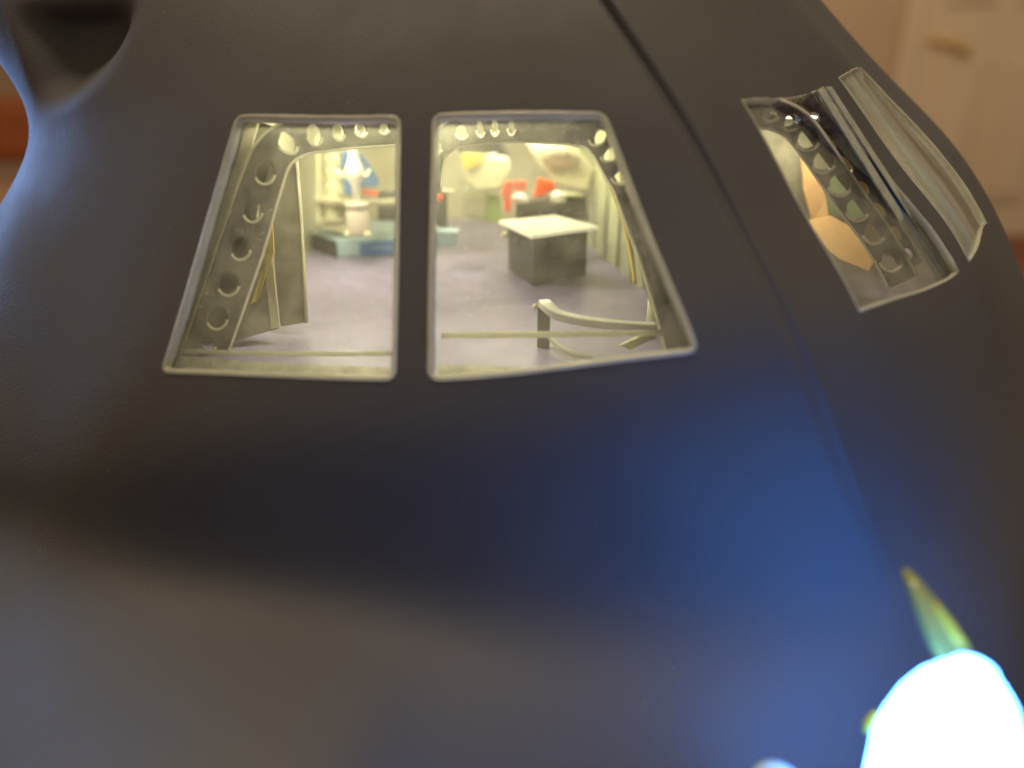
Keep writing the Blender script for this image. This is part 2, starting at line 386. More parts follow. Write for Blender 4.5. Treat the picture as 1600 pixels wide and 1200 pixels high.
# windows ---------------------------------------------------------
def win_loop(a, b, R=.14, n=18):
    pts = []; u0, u1, v0, v1 = U[a], U[b], V_[VT], V_[VB]
    def seg(p, q, m):
        for k in range(m): pts.append((p[0]+(q[0]-p[0])*k/m, p[1]+(q[1]-p[1])*k/m))
    def arc(cx, cy, t0):
        for k in range(5):
            t = t0+math.pi/2*k/5; pts.append((cx+R*math.cos(t), cy+R*math.sin(t)))
    seg((u0+R, v0), (u1-R, v0), n); arc(u1-R, v0+R, -math.pi/2)
    seg((u1, v0+R), (u1, v1-R), n); arc(u1-R, v1-R, 0)
    seg((u1-R, v1), (u0+R, v1), n); arc(u0+R, v1-R, math.pi/2)
    seg((u0, v1-R), (u0, v0+R), n); arc(u0+R, v0+R, math.pi)
    return pts
def build_window(a, b, prof, panem, inset=.09, R=.14, dp=.12, label=None):
    lp = win_loop(a, b, R); n = len(lp)
    base = [sp1(u, v) for u, v in lp]; nn = [snorm(min(max(u, U[a]+.02), U[b]-.03), v) for u, v in lp]
    for _ in range(3 if a < 7 else 8): nn = [(nn[i-1]+nn[i]*2+nn[(i+1) % n])/4 for i in range(n)]
    c = sum(base)/n
    inw = []
    for i in range(n):
        t = base[(i+1) % n]-base[i-1]; t /= np.linalg.norm(t); d = np.cross(nn[i], t); d /= np.linalg.norm(d)
        if d@(c-base[i]) < 0: d = -d
        inw.append(d)
    root_v = []
    # pane as a grid (domed with the hull), double sided sheet
    us = np.linspace(U[a]+inset*.6, U[b]-inset*.6, 22); vs = np.linspace(V_[VT]+inset*.6, V_[VB]-inset*.6, 22)
    g = surf(us, vs); V = []; F = []; uv = []
    for s_, off in ((0, dp), (1, dp+.04)):
        for i in range(22):
            for k in range(22):
                V.append(g[i, k]-snorm(us[i], vs[k])*off); uv.append((i/21, k/21))
    N = 22*22
    for i in range(21):
        for k in range(21):
            q = [i*22+k, i*22+k+1, (i+1)*22+k+1, (i+1)*22+k]; F.append(q)
    V = V[:N]; uv = uv[:N]
    pane = link('window', V, F, panem, sub, True, uv)
    if label: pane['label'] = label
    # clear moulded rim swept round the opening
    V = []; F = []; m = len(prof)
    rg = random.Random(a*7)
    for i in range(n):
        for ins, dep in prof: V.append(base[i]+inw[i]*(ins*(1+rg.uniform(-.10, .10)))-nn[i]*(dep+rg.uniform(-.006, .006)))
    for i in range(n):
        for k in range(m):
            F.append([i*m+k, i*m+(k+1) % m, ((i+1) % n)*m+(k+1) % m, ((i+1) % n)*m+k])
    fr = link('frame', V, F, M['rim'], pane, True); fixn(fr)
    return pane
prof = [(-.01, -.008), (.025, -.022), (.055, -.015), (.07, .02), (.075, .10), (-.01, .12)]
prof2 = [(.002, .0), (.025, -.008), (.045, .02), (.05, .10), (.002, .12)]
build_window(3, 4, prof, M['pane'])
build_window(5, 6, prof, M['pane'])
build_window(8, 9, prof2, M['pane'], .05, .03, .09)
build_window(10, 11, prof2, M['pane_streak'], .05, .03, .05, 'narrow looking milky window streaked lengthwise')

# ---------------- cabin shell ----------------
def offs(u, v, d): return sp1(u, v)-snorm(u, v)*d
vf = V_[VB]
front = []
for u in np.linspace(U[1]+.6, U[12]-.3, 40):
    p = offs(u, vf+.1, .35); front.append(np.array([p[0], p[1], ZF]))
back = [np.array([11.8, 20, ZF]), np.array([12, 24, ZF]), np.array([-9, 27, ZF]), np.array([-12, 20, ZF])]
prism('deck', front+back, (0, 0, -.15), M['deck'], sub)
topf = []
for u in np.linspace(U[2]+.6, U[9]+.2, 40):
    p = offs(u, V_[VT]-.25, .5); topf.append(np.array([p[0], p[1], .25]))
prism('cabin_ceiling', topf+[np.array([7.4, 16, .25]), np.array([9.2, 24.7, .25]), np.array([-6, 24.7, .25]), np.array([-5.5, 17, .25])], (0, 0, .15), M['cream'], sub)
prism('bulkhead', [(-7, 24.5, ZF), (11, 24.5, ZF), (11, 24.7, ZF), (-7, 24.7, ZF)], (0, 0, 4.1), M['wallbeige'], sub)
# inner side walls
prism('side_wall', [(-4.9, 13.4, ZF), (-5.6, 24.4, ZF), (-5.8, 24.4, ZF), (-5.1, 13.4, ZF)], (0, 0, 4.1), M['cream'], sub)
prism('side_wall', [(6.9, 17.2, ZF), (9.0, 24.4, ZF), (9.2, 24.4, ZF), (7.1, 17.2, ZF)], (0, 0, 4.1), M['wallbeige'], sub)
# pale wall with upright mouldings right of the table
a = G(905, 372, ZF); b = G(1003, 452, ZF)
prism('partition', [a, b, b+[.15, 0, 0], a+[.15, 0, 0]], (0, 0, 4.0), M['palegreen'], sub)
for k in range(5):
    q = a+(b-a)*(k+.6)/5.2; 
    tube('moulding', [q+[-.02, 0, .05], q+[-.02, 0, 3.9]], .05, M['cream'], sub, 8)

# ---------------- ribs with lightening holes ----------------
def rib(name, centre, width, holes, m, parent, th=.16, zhole=.30, plane_n=None, stretch=1.0, edge=True):
    """centre: path of 3D points; band of given width in the plane facing the viewer; holes: fractions along the path"""
    path = smoothpath(centre, 14); n = len(path); d = [0]
    for i in range(1, n): d.append(d[-1]+np.linalg.norm(path[i]-path[i-1]))
    d = np.array(d); pa = np.array(path); L = d[-1]
    def at(s):
        return np.array([np.interp(s, d, pa[:, k]) for k in range(3)])
    def fr(s):
        t = at(min(s+.08, L))-at(max(s-.08, 0)); t /= np.linalg.norm(t)
        nn_ = plane_n if plane_n is not None else -at(s)/np.linalg.norm(at(s))
        side = np.cross(t, nn_); side /= np.linalg.norm(side); return at(s), side, np.cross(side, t)
    wd = (lambda s: width) if not callable(width) else (lambda s: width(s/L))
    V = []; F = []
    cuts = [0]+[(holes[i][0]+holes[i+1][0])/2 for i in range(len(holes)-1)]+[1]
    if not holes: cuts = [0, 1]
    def pt(s, x): p, sd, _ = fr(s); return p+sd*x*wd(s)/2
    for c in range(len(cuts)-1):
        s0, s1 = cuts[c]*L, cuts[c+1]*L
        if holes:
            hs, hr, ha = holes[c][0]*L, holes[c][1], holes[c][2]
        NB = 8; outer = []
        for k in range(NB): outer.append((s0+(s1-s0)*k/NB, -1))
        for k in range(NB): outer.append((s1, -1+2*k/NB))
        for k in range(NB): outer.append((s1-(s1-s0)*k/NB, 1))
        for k in range(NB): outer.append((s0, 1-2*k/NB))
        b0 = len(V)
        for s, x in outer: V.append(pt(s, x))
        if holes:
            inner = []
            for s, x in outer:
                g = math.atan2(x*wd(hs)/2, s-hs); rr = (math.cos(g)*ha, math.sin(g)*hr)
                inner.append((hs+rr[0], rr[1]/(wd(hs)/2)))
            for s, x in inner: V.append(pt(s, x))
            for k in range(32): F.append([b0+k, b0+(k+1) % 32, b0+32+(k+1) % 32, b0+32+k])
    o = link(name, V, F, m, parent, False)
    bm = bmesh.new(); bm.from_mesh(o.data); bmesh.ops.remove_doubles(bm, verts=bm.verts, dist=.004); bmesh.ops.recalc_face_normals(bm, faces=bm.faces)
    bm.to_mesh(o.data); bm.free()
    so = o.modifiers.new('solid', 'SOLIDIFY'); so.thickness = th; so.offset = 0
    bv = o.modifiers.new('bevel', 'BEVEL'); bv.width = .035; bv.segments = 3; bv.limit_method = 'ANGLE'
    if edge:
        for sgn in (-1, 1):
            ss = np.linspace(0, L, 60); pth = []
            for s in ss: p, sd, nn_ = fr(s); pth.append(p+sd*sgn*wd(s)/2+nn_*.03)
            tube('edge_bead', pth, .035, M['bead'], o, 8)
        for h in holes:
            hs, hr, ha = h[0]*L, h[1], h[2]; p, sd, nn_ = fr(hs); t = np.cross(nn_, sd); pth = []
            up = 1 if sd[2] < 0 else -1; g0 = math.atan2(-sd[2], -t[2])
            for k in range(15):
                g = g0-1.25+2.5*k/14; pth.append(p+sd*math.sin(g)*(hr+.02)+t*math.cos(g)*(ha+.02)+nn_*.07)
            tube('hole_glint', pth, .024, M['bead'], o, 6)  # glint on the hole's lower edge, modelled as a bright arc
    return o
PX = lambda pts: [P(*p) for p in pts]
# left window: arch coming from the window head and sweeping down to the lower left
rib('window_rib', PX([(665, 196, 12.6), (610, 200, 12.4), (560, 203, 12.2), (510, 208, 12.0), (465, 215, 11.8), (428, 240, 11.6), (404, 300, 11.4), (384, 365, 11.3), (362, 430, 11.15), (338, 500, 11.0), (318, 556, 10.9)]),
    lambda t: .50 if t < .35 else .50+.12*min(1, (t-.35)*3),
    [(.05, .05, .07), (.12, .07, .07), (.185, .09, .08), (.245, .11, .08), (.31, .14, .10), (.385, .16, .12), (.485, .12, .16), (.585, .12, .16), (.69, .12, .165), (.79, .13, .165), (.885, .13, .165), (.965, .10, .11)], M['rib'], sub)
# right window: the arch's other leg
rib('window_rib', PX([(676, 300, 12.4), (680, 240, 12.4), (705, 212, 12.4), (745, 201, 12.4), (800, 197, 12.3), (850, 198, 12.1), (895, 201, 11.9), (935, 214, 11.7), (966, 262, 11.5), (992, 330, 11.2), (1018, 400, 10.95), (1040, 470, 10.75), (1062, 550, 10.5)]),
    lambda t: .22+.22*min(1, t*5) if t < .6 else .36,
    [(.10, .05, .1), (.17, .10, .08), (.215, .12, .05), (.25, .12, .05), (.29, .12, .05), (.50, .12, .10), (.545, .13, .10), (.60, .13, .11)], M['rib'], sub)
# third window: broad rib with a double row of holes
nv = np.array([-.62, -.72, .30]); nv /= np.linalg.norm(nv)
rib('window_rib', PX([(1165, 178, 11.6), (1205, 178, 11.7), (1244, 196, 11.9), (1276, 236, 11.9), (1303, 275, 11.9), (1332, 317, 11.8), (1360, 355, 11.7), (1388, 398, 11.6), (1410, 440, 11.5)]),
    .40, [(.09, .09, .12), (.20, .11, .13), (.31, .15, .16), (.42, .15, .16), (.535, .14, .17), (.655, .14, .17), (.77, .14, .16), (.90, .14, .16)], M['rib'], sub)
rib('window_rib', PX([(1248, 160, 12.1), (1272, 190, 12.1), (1299, 226, 12.1), (1325, 262, 12.0), (1352, 298, 11.95), (1378, 334, 11.85), (1404, 372, 11.75), (1430, 415, 11.6)]),
    .42, [(.10, .10, .10), (.245, .06, .17), (.385, .06, .15), (.53, .06, .13), (.67, .06, .14), (.81, .06, .13), (.93, .05, .10)], M['rib'], sub, edge=False)
# sloping mullion strips behind windows three and four
def strip(name, p0, p1, wpx, m, th=.12):
    (x0, y0, Ya), (x1, y1, Yb) = p0, p1
    pts = [(x0, y0, Ya), (x0+wpx, y0-wpx*.2, Ya+.2), (x1+wpx, y1-wpx*.4, Yb+.2), (x1, y1, Yb)]
    return card(name, pts, th, m, sub, .03)
strip('mullion', (1277, 140, 11.9), (1464, 440, 11.1), 12, M['midclear'])
strip('mullion', (1291, 136, 12.1), (1484, 434, 11.3), 9, M['midclear'])
strip('trim_strip', (1350, 245, 11.8), (1478, 436, 11.2), 7, M['blue'])
strip('mullion', (1325, 120, 13.4), (1520, 405, 12.6), 7, M['cream'])
strip('trim_strip', (1348, 140, 13.6), (1527, 392, 12.9), 8, M['paleblue'])
# behind the third window
card('side_panel', [(1130, 150, 15.5), (1260, 140, 15.5), (1300, 250, 15.5), (1275, 330, 15.5), (1265, 345, 15.5), (1170, 300, 15.5)], .15, M['dimpanel'], sub)
t = thing('folded_card', G(1320, 420, ZF), 'tan orange folded card lying on the cabin floor behind the third window', 'card')
card('upright_leaf', [(1252, 240, 15.2), (1275, 262, 15.0), (1292, 310, 14.8), (1296, 345, 14.6), (1270, 350, 14.8), (1256, 300, 15.0)], .08, M['tan'], t, .02)
card('flat_leaf', [(1262, 345, 14.6), (1300, 338, 14.6), (1345, 362, 14.2), (1368, 408, 13.6), (1358, 424, 13.4), (1312, 405, 13.7), (1272, 375, 14.2)], .08, M['tan'], t, .02)
card('tan_backing', [(1258, 170, 16.6), (1300, 190, 16.6), (1420, 350, 16.6), (1400, 400, 16.6), (1300, 390, 16.6), (1262, 300, 16.6)], .1, M['tan'], sub)
g_ = card('cabinet', [(1278, 262, 15.6), (1300, 262, 15.6), (1348, 305, 15.6), (1352, 345, 15.6), (1285, 335, 15.6)], .3, M['palemint'])
tag(g_, 'mint green cabinet seen between the holes of the rib in the third window', 'cabinet')

# ---------------- left window interior ----------------
card('wall_panel', [(395, 190, 12.2), (300, 400, 11.8), (255, 560, 11.4), (300, 560, 11.3), (352, 545, 11.4), (362, 480, 11.5), (385, 400, 11.7), (408, 300, 11.9), (440, 200, 12.2)], .08, M['darkpanel'], sub)
card('wall_strip', [(380, 185, 11.6), (330, 330, 11.3), (268, 545, 11.0), (290, 548, 11.0), (352, 380, 11.3), (404, 190, 11.6)], .05, M['cream'], sub)
card('wall_strip', [(297, 430, 10.9), (262, 545, 10.7), (280, 545, 10.7), (300, 470, 10.85)], .05, M['tan'], sub)
t = thing('reflection_slab', G(455, 512, ZF), 'tall beige blotchy slab with a bright upright edge, modelled wall reflection behind the first window', 'panel', )  # reflection on the plastic wall, built as a blotchy slab with a pale edge
card('panel', [(408, 245, 13.2), (466, 240, 13.0), (474, 400, 12.3), (477, 504, 11.9), (440, 510, 11.95), (400, 420, 12.6)], .06, M['dimpanel'], t)
tube('edge_strip', [P(463, 240, 12.95), P(470, 330, 12.5), (P(475, 420, 12.2)), P(479, 505, 11.85)], .03, M['cream'], t)
t = thing('leaning_reflection', G(400, 525, ZF), 'shorter blotchy slab, modelled wall reflection leaning beside the holed rib of the first window', 'panel')  # second wall reflection, also built as a slab with pale and yellow stripes
card('panel', [(405, 350, 12.1), (424, 345, 12.0), (430, 440, 11.7), (437, 513, 11.45), (360, 535, 11.2), (348, 540, 11.2), (372, 470, 11.5)], .06, M['greypanel'], t)
card('pale_stripe', [(421, 350, 11.9), (428, 430, 11.65), (437, 512, 11.4), (424, 514, 11.4), (415, 430, 11.7), (412, 352, 11.95)], .04, M['cream'], t)
card('yellow_stripe', [(418, 335, 11.9), (425, 335, 11.9), (428, 395, 11.7), (412, 440, 11.6), (398, 480, 11.5), (392, 476, 11.5), (410, 420, 11.7)], .03, M['yellow'], t)
# rounded wall return
# console with periscope
con = thing('control_console', G(560, 400, ZF), 'cream shelved control console on a rounded pale blue plinth', 'console')
base = [G(487, 362, ZF+.45), G(500, 352, ZF+.45), G(560, 345, ZF+.45), G(628, 345, ZF+.45), G(660, 352, ZF+.45), G(655, 372, ZF+.45), G(600, 371, ZF+.45), G(560, 373, ZF+.45), G(525, 375, ZF+.45)]
pl = prism('plinth', base, (0, 0, -.45), M['paleblue'], con, .05)
bp_ = [G(562, 374, ZF+.45)+[0, -.1, -.06], G(640, 371, ZF+.45)+[0, -.1, -.06]]
prism('front_panel', [bp_[0], bp_[1], bp_[1]+[0, .05, 0], bp_[0]+[0, .05, 0]], (0, 0, -.32), M['blue'], con)
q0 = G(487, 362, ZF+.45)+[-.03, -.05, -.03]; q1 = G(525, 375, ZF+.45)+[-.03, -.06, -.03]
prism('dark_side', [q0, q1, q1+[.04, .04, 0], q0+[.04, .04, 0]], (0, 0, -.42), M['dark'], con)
# illegible small lettering on the blue front: short pale strokes
x0 = bp_[0]+[.30, -.02, -.13]
for k in range(7):
    p = x0+[k*.085, 0, 0]
    tube('lettering', [p+[0, 0, -.03+.02*(k % 2)], p+[.03, 0, .04], p+[.055, 0, -.02]], .010, M['white'], con, 6)
cab_l = 18.6
card('shelf_cabinet', [(493, 212, cab_l), (545, 208, cab_l), (545, 366, cab_l), (493, 356, cab_l)], .9, M['cream'], con, .05)
card('cabinet_stile', [(493, 212, cab_l-.12), (500, 212, cab_l-.12), (500, 352, cab_l-.12), (493, 350, cab_l-.12)], .1, M['clearlump'], con, .03)
for k in range(6):
    y = 228+k*21
    lathe('dial', P(520, y, cab_l-.05), [(.05, 0), (.16, .02), (.2, .06), (.1, .1)], M['clearlump'], con, 20, (0, -1, .1))
    tube('shelf', [P(503, y+11, cab_l-.12), P(540, y+9, cab_l-.12)], .035, M['bead'], con)
card('counter', [(490, 308, 18.3), (565, 316, 18.0), (640, 312, 18.2), (640, 318, 18.2), (565, 323, 18.0), (490, 315, 18.3)], .5, M['cream'], con, .04)
card('blue_screen', [(534, 236, 18.1), (553, 236, 18.1), (553, 264, 18.1), (534, 264, 18.1)], .1, M['blue'], con, .02)
card('blue_screen', [(537, 278, 18.1), (558, 278, 18.1), (558, 305, 18.1), (537, 305, 18.1)], .1, M['blue'], con, .02)
card('sloping_hood', [(562, 238, 18.5), (572, 250, 18.5), (590, 280, 18.5), (590, 292, 18.5), (562, 292, 18.5)], .1, M['blue'], con, .02)
card('blue_locker', [(590, 300, 18.8), (625, 300, 18.8), (625, 345, 18.8), (590, 345, 18.8)], .3, M['mid'], con, .02)
card('red_handle', [(566, 294, 17.7), (590, 300, 17.7), (590, 307, 17.7), (566, 304, 17.7)], .08, M['orange'], con, .02)
per = thing('periscope', P(553, 366, 17.6), 'white periscope column with winged hub and pink grey drum', 'periscope')
c0 = P(560, 200, 17.4); 
def ax(px, y, Yd=17.4): return P(px, y, Yd)
zt = lambda y: P(555, y, 17.4)[2]-P(555, 366, 17.4)[2]
cb = P(561, 366, 17.4)
wc = pmat('pink_grey_plastic', (.55, .48, .42), .4, .08, 3)
lathe('drum', cb, [(.26, 0), (.27, .05), (.27, zt(330)), (.22, zt(326)), (.28, zt(322)), (.28, zt(316)), (.1, zt(314))], wc, per)
lathe('column', cb, [(.09, zt(316)), (.09, zt(290)), (.20, zt(278)), (.24, zt(268)), (.13, zt(250)), (.09, zt(240)), (.10, zt(215)), (.17, zt(212)), (.17, zt(206)), (.11, zt(204)), (.11, zt(180))], M['white'], per)
for s in (-1, 1):
    tube('grip', [cb+[s*.15, -.05, zt(270)], cb+[s*.32, -.1, zt(274)], cb+[s*.36, -.1, zt(264)]], .045, M['clearlump'], per)
for s in (-1, 1):
    lathe('foot', cb+[s*.24, -.2, 0], [(.07, 0), (.08, .05), (.04, .1)], M['bead'], per)

# ---------------- right window interior ----------------
ZT = ZF+1.12
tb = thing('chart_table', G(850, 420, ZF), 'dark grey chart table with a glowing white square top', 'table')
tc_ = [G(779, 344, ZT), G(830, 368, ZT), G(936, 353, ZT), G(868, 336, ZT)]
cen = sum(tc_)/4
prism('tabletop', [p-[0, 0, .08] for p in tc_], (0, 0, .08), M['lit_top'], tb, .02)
bc = [cen+(p-cen)*.80 for p in tc_]; bc = [np.array([p[0], p[1], ZF+.001]) for p in bc]
prism('cabinet', bc, (0, 0, 1.02), M['dark'], tb, .03)
e0, e1 = bc[1], bc[2]; ed = (e1-e0); 
for k, (zz, h) in enumerate(((.55, .36), (.12, .36))):
    a = e0+ed*.28+[-.0, -.03, zz]; b = e0+ed*.93+[0, -.03, zz]
    dr = prism('drawer', [a, b, b+[0, .04, 0], a+[0, .04, 0]], (0, 0, h), M['mid'], tb, .01)
    pm = (a+b)/2+[-.5, -.05, h*.6]
    tube('handle', [pm, pm+[.13, -.02, -.09]], .022, M['white'], dr, 8)
kn = lathe('knob', G(789, 366, ZT-.25), [(.03, 0), (.08, .03), (.08, .1), (.03, .13)], M['clearlump'], tb, 16, (0, -1, 0))
bx = thing('instrument_block', P(865, 338, 17.9), 'low olive grey instrument block behind the glowing table', 'instrument block')
card('case', [(806, 316, 17.9), (916, 304, 17.9), (920, 345, 17.9), (806, 345, 17.9)], .5, M['mid'], bx, .03)
lathe('dome', P(812, 312, 17.9), [(.22, -.05), (.2, .06), (.1, .14), (.02, .16)], M['white'], bx, 20)
lathe('dome', P(872, 308, 17.9), [(.2, -.1), (.17, .06), (.09, .13), (.02, .15)], M['white'], bx, 20)
tube('rail', [P(872, 303, 17.9), P(912, 306, 17.9)], .04, M['clearlump'], bx)
def seat(name, pts, label, Y):
    t = thing(name, P(pts[0][0][0], pts[0][0][1], Y), label, 'chair', 'orange chairs behind the chart table')
    for nm, pl_ in zip(('backrest', 'seat', 'leg'), pts):
        card(nm, [(x, y, Y) for x, y in pl_], .28, M['orange'], t, .05)
seat('cabin_chair', [[(790, 285), (802, 283), (801, 306), (782, 308), (786, 296)], [(802, 284), (822, 283), (823, 298), (803, 299)], [(786, 309), (800, 308), (799, 332), (788, 331)]],
     'orange cabin chair beside the green panel, left of the pair', 17.4)
seat('cabin_chair', [[(840, 279), (867, 286), (867, 296), (856, 300), (850, 312), (834, 310), (837, 296)], [(835, 300), (852, 302), (849, 314), (833, 311)], [(838, 312), (846, 313), (846, 330), (838, 330)]],
     'orange cabin chair standing above the middle of the grey block, right of the pair', 18.5)
gp = card('green_panel', [(762, 306, 19), (782, 306, 19), (784, 350, 19), (762, 346, 19)], .3, M['green']); tag(gp, 'small bright green panel left of the orange chairs', 'panel')
oc = thing('overhead_cabinet', P(745, 300, 18.5), 'large pale translucent overhead cabinet with grey canopy and yellow corner', 'cabinet')
card('canopy', [(710, 226, 18.6), (770, 216, 18.6), (782, 222, 18.6), (797, 246, 18.6), (720, 244, 18.6)], .9, M['mid'], oc, .05)
card('body', [(719, 238, 18.5), (795, 244, 18.5), (798, 268, 18.5), (782, 300, 18.5), (742, 303, 18.5), (724, 285, 18.5)], .8, M['clearlump'], oc, .12)
card('yellow_corner', [(719, 240, 18.35), (758, 241, 18.35), (752, 255, 18.35), (726, 268, 18.35)], .1, M['yellow'], oc, .03)
tube('light_bar', [P(757, 243, 18.2), P(776, 241, 18.2)], .035, M['white'], oc)
ic = thing('low_cabinet', P(745, 345, 19.6), 'pale green cabinet standing under the overhead cabinet', 'cabinet')
card('body', [(722, 296, 19.6), (764, 300, 19.6), (764, 348, 19.6), (722, 340, 19.6)], .6, M['palegreen'], ic, .04)
card('door', [(728, 304, 19.5), (758, 307, 19.5), (758, 342, 19.5), (728, 334, 19.5)], .08, M['cream'], ic, .02)
hb = thing('hanging_plotter', P(870, 240, 18.8), 'beige ceiling unit with a white toothed edge above a brown patch', 'ceiling unit')
card('housing', [(820, 222, 19.2), (895, 222, 19.2), (930, 262, 19.2), (918, 300, 19.2), (862, 286, 19.2), (838, 252, 19.2)], .5, M['wallbeige'], hb, .06)
card('brown_patch', [(846, 248, 19.0), (880, 236, 19.0), (908, 246, 19.0), (905, 262, 19.0), (860, 264, 19.0)], .1, M['brown'], hb, .05)
for k in range(6):
    x = 832+k*9
    card('tooth', [(x, 228, 18.95), (x+7, 228, 18.95), (x+5, 238+(k % 3)*3, 18.95), (x+2, 240+(k % 2)*3, 18.95)], .1, M['white'], hb, .02)
# small parts at the left edge of the second window
rc = thing('side_locker', P(690, 340, 17.2), 'slim grey locker with a red knob beside the window post', 'locker')
card('case', [(676, 296, 17.2), (697, 296, 17.2), (697, 366, 17.2), (676, 366, 17.2)], .4, M['mid'], rc, .03)
card('shelf', [(672, 296, 17.0), (708, 298, 17.0), (708, 303, 17.0), (672, 301, 17.0)], .3, M['cream'], rc, .03)
lathe('knob', P(686, 309, 16.95), [(.09, 0), (.1, .05), (.05, .1)], M['orange'], rc, 16, (0, -1, 0))
card('blue_foot', [(674, 360, 16.6), (716, 362, 16.6), (712, 388, 16.6), (674, 384, 16.6)], .5, M['paleblue'], rc, .05)
# handrail
hr = thing('handrail', G(850, 545, ZF), 'thick white curved handrail just inside the second window', 'railing')
hp = smoothpath([P(850, 467, 11.3), P(857, 474, 11.1), P(872, 485, 10.95), (P(905, 494, 10.85)), P(950, 500, 10.85), P(1000, 504, 10.95), P(1042, 505, 11.1)], 8)
def flatbar(name, path, wd, ht, m, parent):
    V = []; F = []; n = len(path)
    for i, p in enumerate(path):
        t_ = path[min(i+1, n-1)]-path[max(i-1, 0)]; t_ /= np.linalg.norm(t_); sd = np.cross(t_, (0, 0, 1)); sd /= np.linalg.norm(sd)
        for a_, b_ in ((-1, 0), (1, 0), (1, -1), (-1, -1)): V.append(p+sd*a_*wd/2+np.array([0, 0, b_*ht]))
    for i in range(n-1):
        for k in range(4): F.append([i*4+k, i*4+(k+1) % 4, i*4+4+(k+1) % 4, i*4+4+k])
    F.append([0, 1, 2, 3]); F.append([(n-1)*4+k for k in (3, 2, 1, 0)])
    o = link(name, V, F, m, parent, False); fixn(o); bevel(o, .035, 3); return o
flatbar('top_rail', hp, .19, .13, M['white'], hr)
pb = G(851, 552, ZF); ptop = P(850, 470, 11.25)
pst = [np.array([ptop[0], ptop[1], ZF]), np.array([ptop[0], ptop[1], ptop[2]-.1])]
box('post', ((ptop[0]), ptop[1], (ZF+ptop[2]-.1)/2), (.20, .09, ptop[2]-.1-ZF), M['mid'], hr, .02)
lp = smoothpath([P(856, 522, 11.2), P(868, 536, 10.95), P(890, 550, 10.7), P(925, 560, 10.6)], 6)
tube('lower_rail', lp, .045, M['white'], hr)
lathe('pin', P(836, 479, 11.1), [(.03, 0), (.045, .02), (.045, .06), (.02, .08)], M['bead'], hr, 12, (0, -1, .2))
# bollard beside the rail
bo = thing('stanchion', G(1016, 535, ZF), 'short pale stanchion with a capped top where the handrail ends', 'post')
bb = G(1016, 528, ZF); bt = P(1016, 446, bb[1])[2]
lathe('shaft', bb, [(.085, 0), (.085, bt-ZF-.18)], M['clearlump'], bo, 20)
lathe('cap', bb, [(.08, bt-ZF-.18), (.11, bt-ZF-.17), (.11, bt-ZF-.05), (.09, bt-ZF), (.02, bt-ZF)], M['bead'], bo, 20)
card('brace', [(968, 540, 10.9), (1030, 512, 11.1), (1040, 520, 11.1), (985, 548, 10.9)], .08, M['clearlump'], sub, .02)
# yellow piping along the right rib
tube('yellow_piping', smoothpath([P(942, 262, 12.2), P(958, 300, 12.1), P(976, 350, 11.9), P(986, 400, 11.7), P(992, 444, 11.5)], 6), .035, M['yellow'], sub)
# pale ledge bars low in both windows
tube('sill_bar', smoothpath([P(690, 524, 10.35), P(800, 523, 10.3), P(900, 522, 10.3), P(1035, 520, 10.4)], 4), .05, M['rim'], sub)
tube('sill_bar', smoothpath([P(262, 548, 10.75), P(400, 552, 10.5), P(500, 553, 10.4), P(615, 552, 10.35)], 4), .04, M['rim'], sub)
for a_, b_, x_ in ((3, 4, 0), (5, 6, 0)):
    fr_ = [offs(u, V_[VB]-.02, .12) for u in np.linspace(U[a_]+.1, U[b_]-.1, 14)]
    zz = min(p[2] for p in fr_)
    fr_ = [np.array([p[0], p[1], max(zz-.0, ZF+.1)]) for p in fr_]
    bk = [p+[p[0]*.03, .62, 0] for p in fr_][::-1]
    prism('window_ledge', fr_+bk, (0, 0, -.06), M['ledge'], sub)
# ceiling lights inside the cabin
def clight(loc, sx, sy, label, pw, tilt=0):
    t = thing('cabin_light', loc, label, 'light', 'cabin ceiling lights')
    box('housing', (loc[0], loc[1], loc[2]+.05), (sx+.15, sy+.15, .08), M['white'], t, .02)
    box('diffuser', (loc[0], loc[1], loc[2]-.02), (sx, sy, .04), M['led_panel'], t)
    l = bpy.data.lights.new('cabin_lamp', 'AREA'); l.shape = 'RECTANGLE'; l.size = sx; l.size_y = sy; l.energy = pw; l.color = (1, .93, .62)
    o = bpy.data.objects.new('cabin_lamp', l); S.collection.objects.link(o); o.location = (loc[0], loc[1], loc[2]-.06); o.rotation_euler = (-tilt, 0, 0)
clight((-.9, 11.9, .12), 1.3, .35, 'bright white light panel over the second window', 260, .9)
clight((-2.9, 12.3, .12), 1.0, .35, 'light panel over the first window near the holed rib', 150, .9)
clight((0.2, 18, .15), 2.5, 1.5, 'ceiling light above the glowing chart table', 160)
clight((-3.8, 16, .15), 1.5, 1.5, 'ceiling light above the console', 210)
clight((-2.4, 21.8, .15), 2.4, .8, 'rear light added to brighten the bulkhead behind the console', 70)  # this and the next lamp are added only to brighten the bulkhead
clight((2.6, 21.8, .15), 2.4, .8, 'rear light added to brighten the bulkhead behind the grey block', 65)
clight((5.3, 14.6, -.35), .6, .6, 'ceiling light behind the third window', 52)

# ---------------- headlight at the lower right ----------------
hc = P(1487, 1153, 5.3)
HL = thing('headlight', hc, 'dazzling blue white headlight glowing at the foot of the bow', 'headlight')
axd = np.array([-.03, -.08, 1.0]); axd /= np.linalg.norm(axd)
lathe('bulb', hc, [(.60, -1.4), (.62, -.8), (.63, -.35), (.60, -.07), (.52, .26), (.42, .50), (.30, .68), (.22, .78), (.18, .86), (.08, .90), (.01, .91)], M['bulb'], HL, 40, axd)
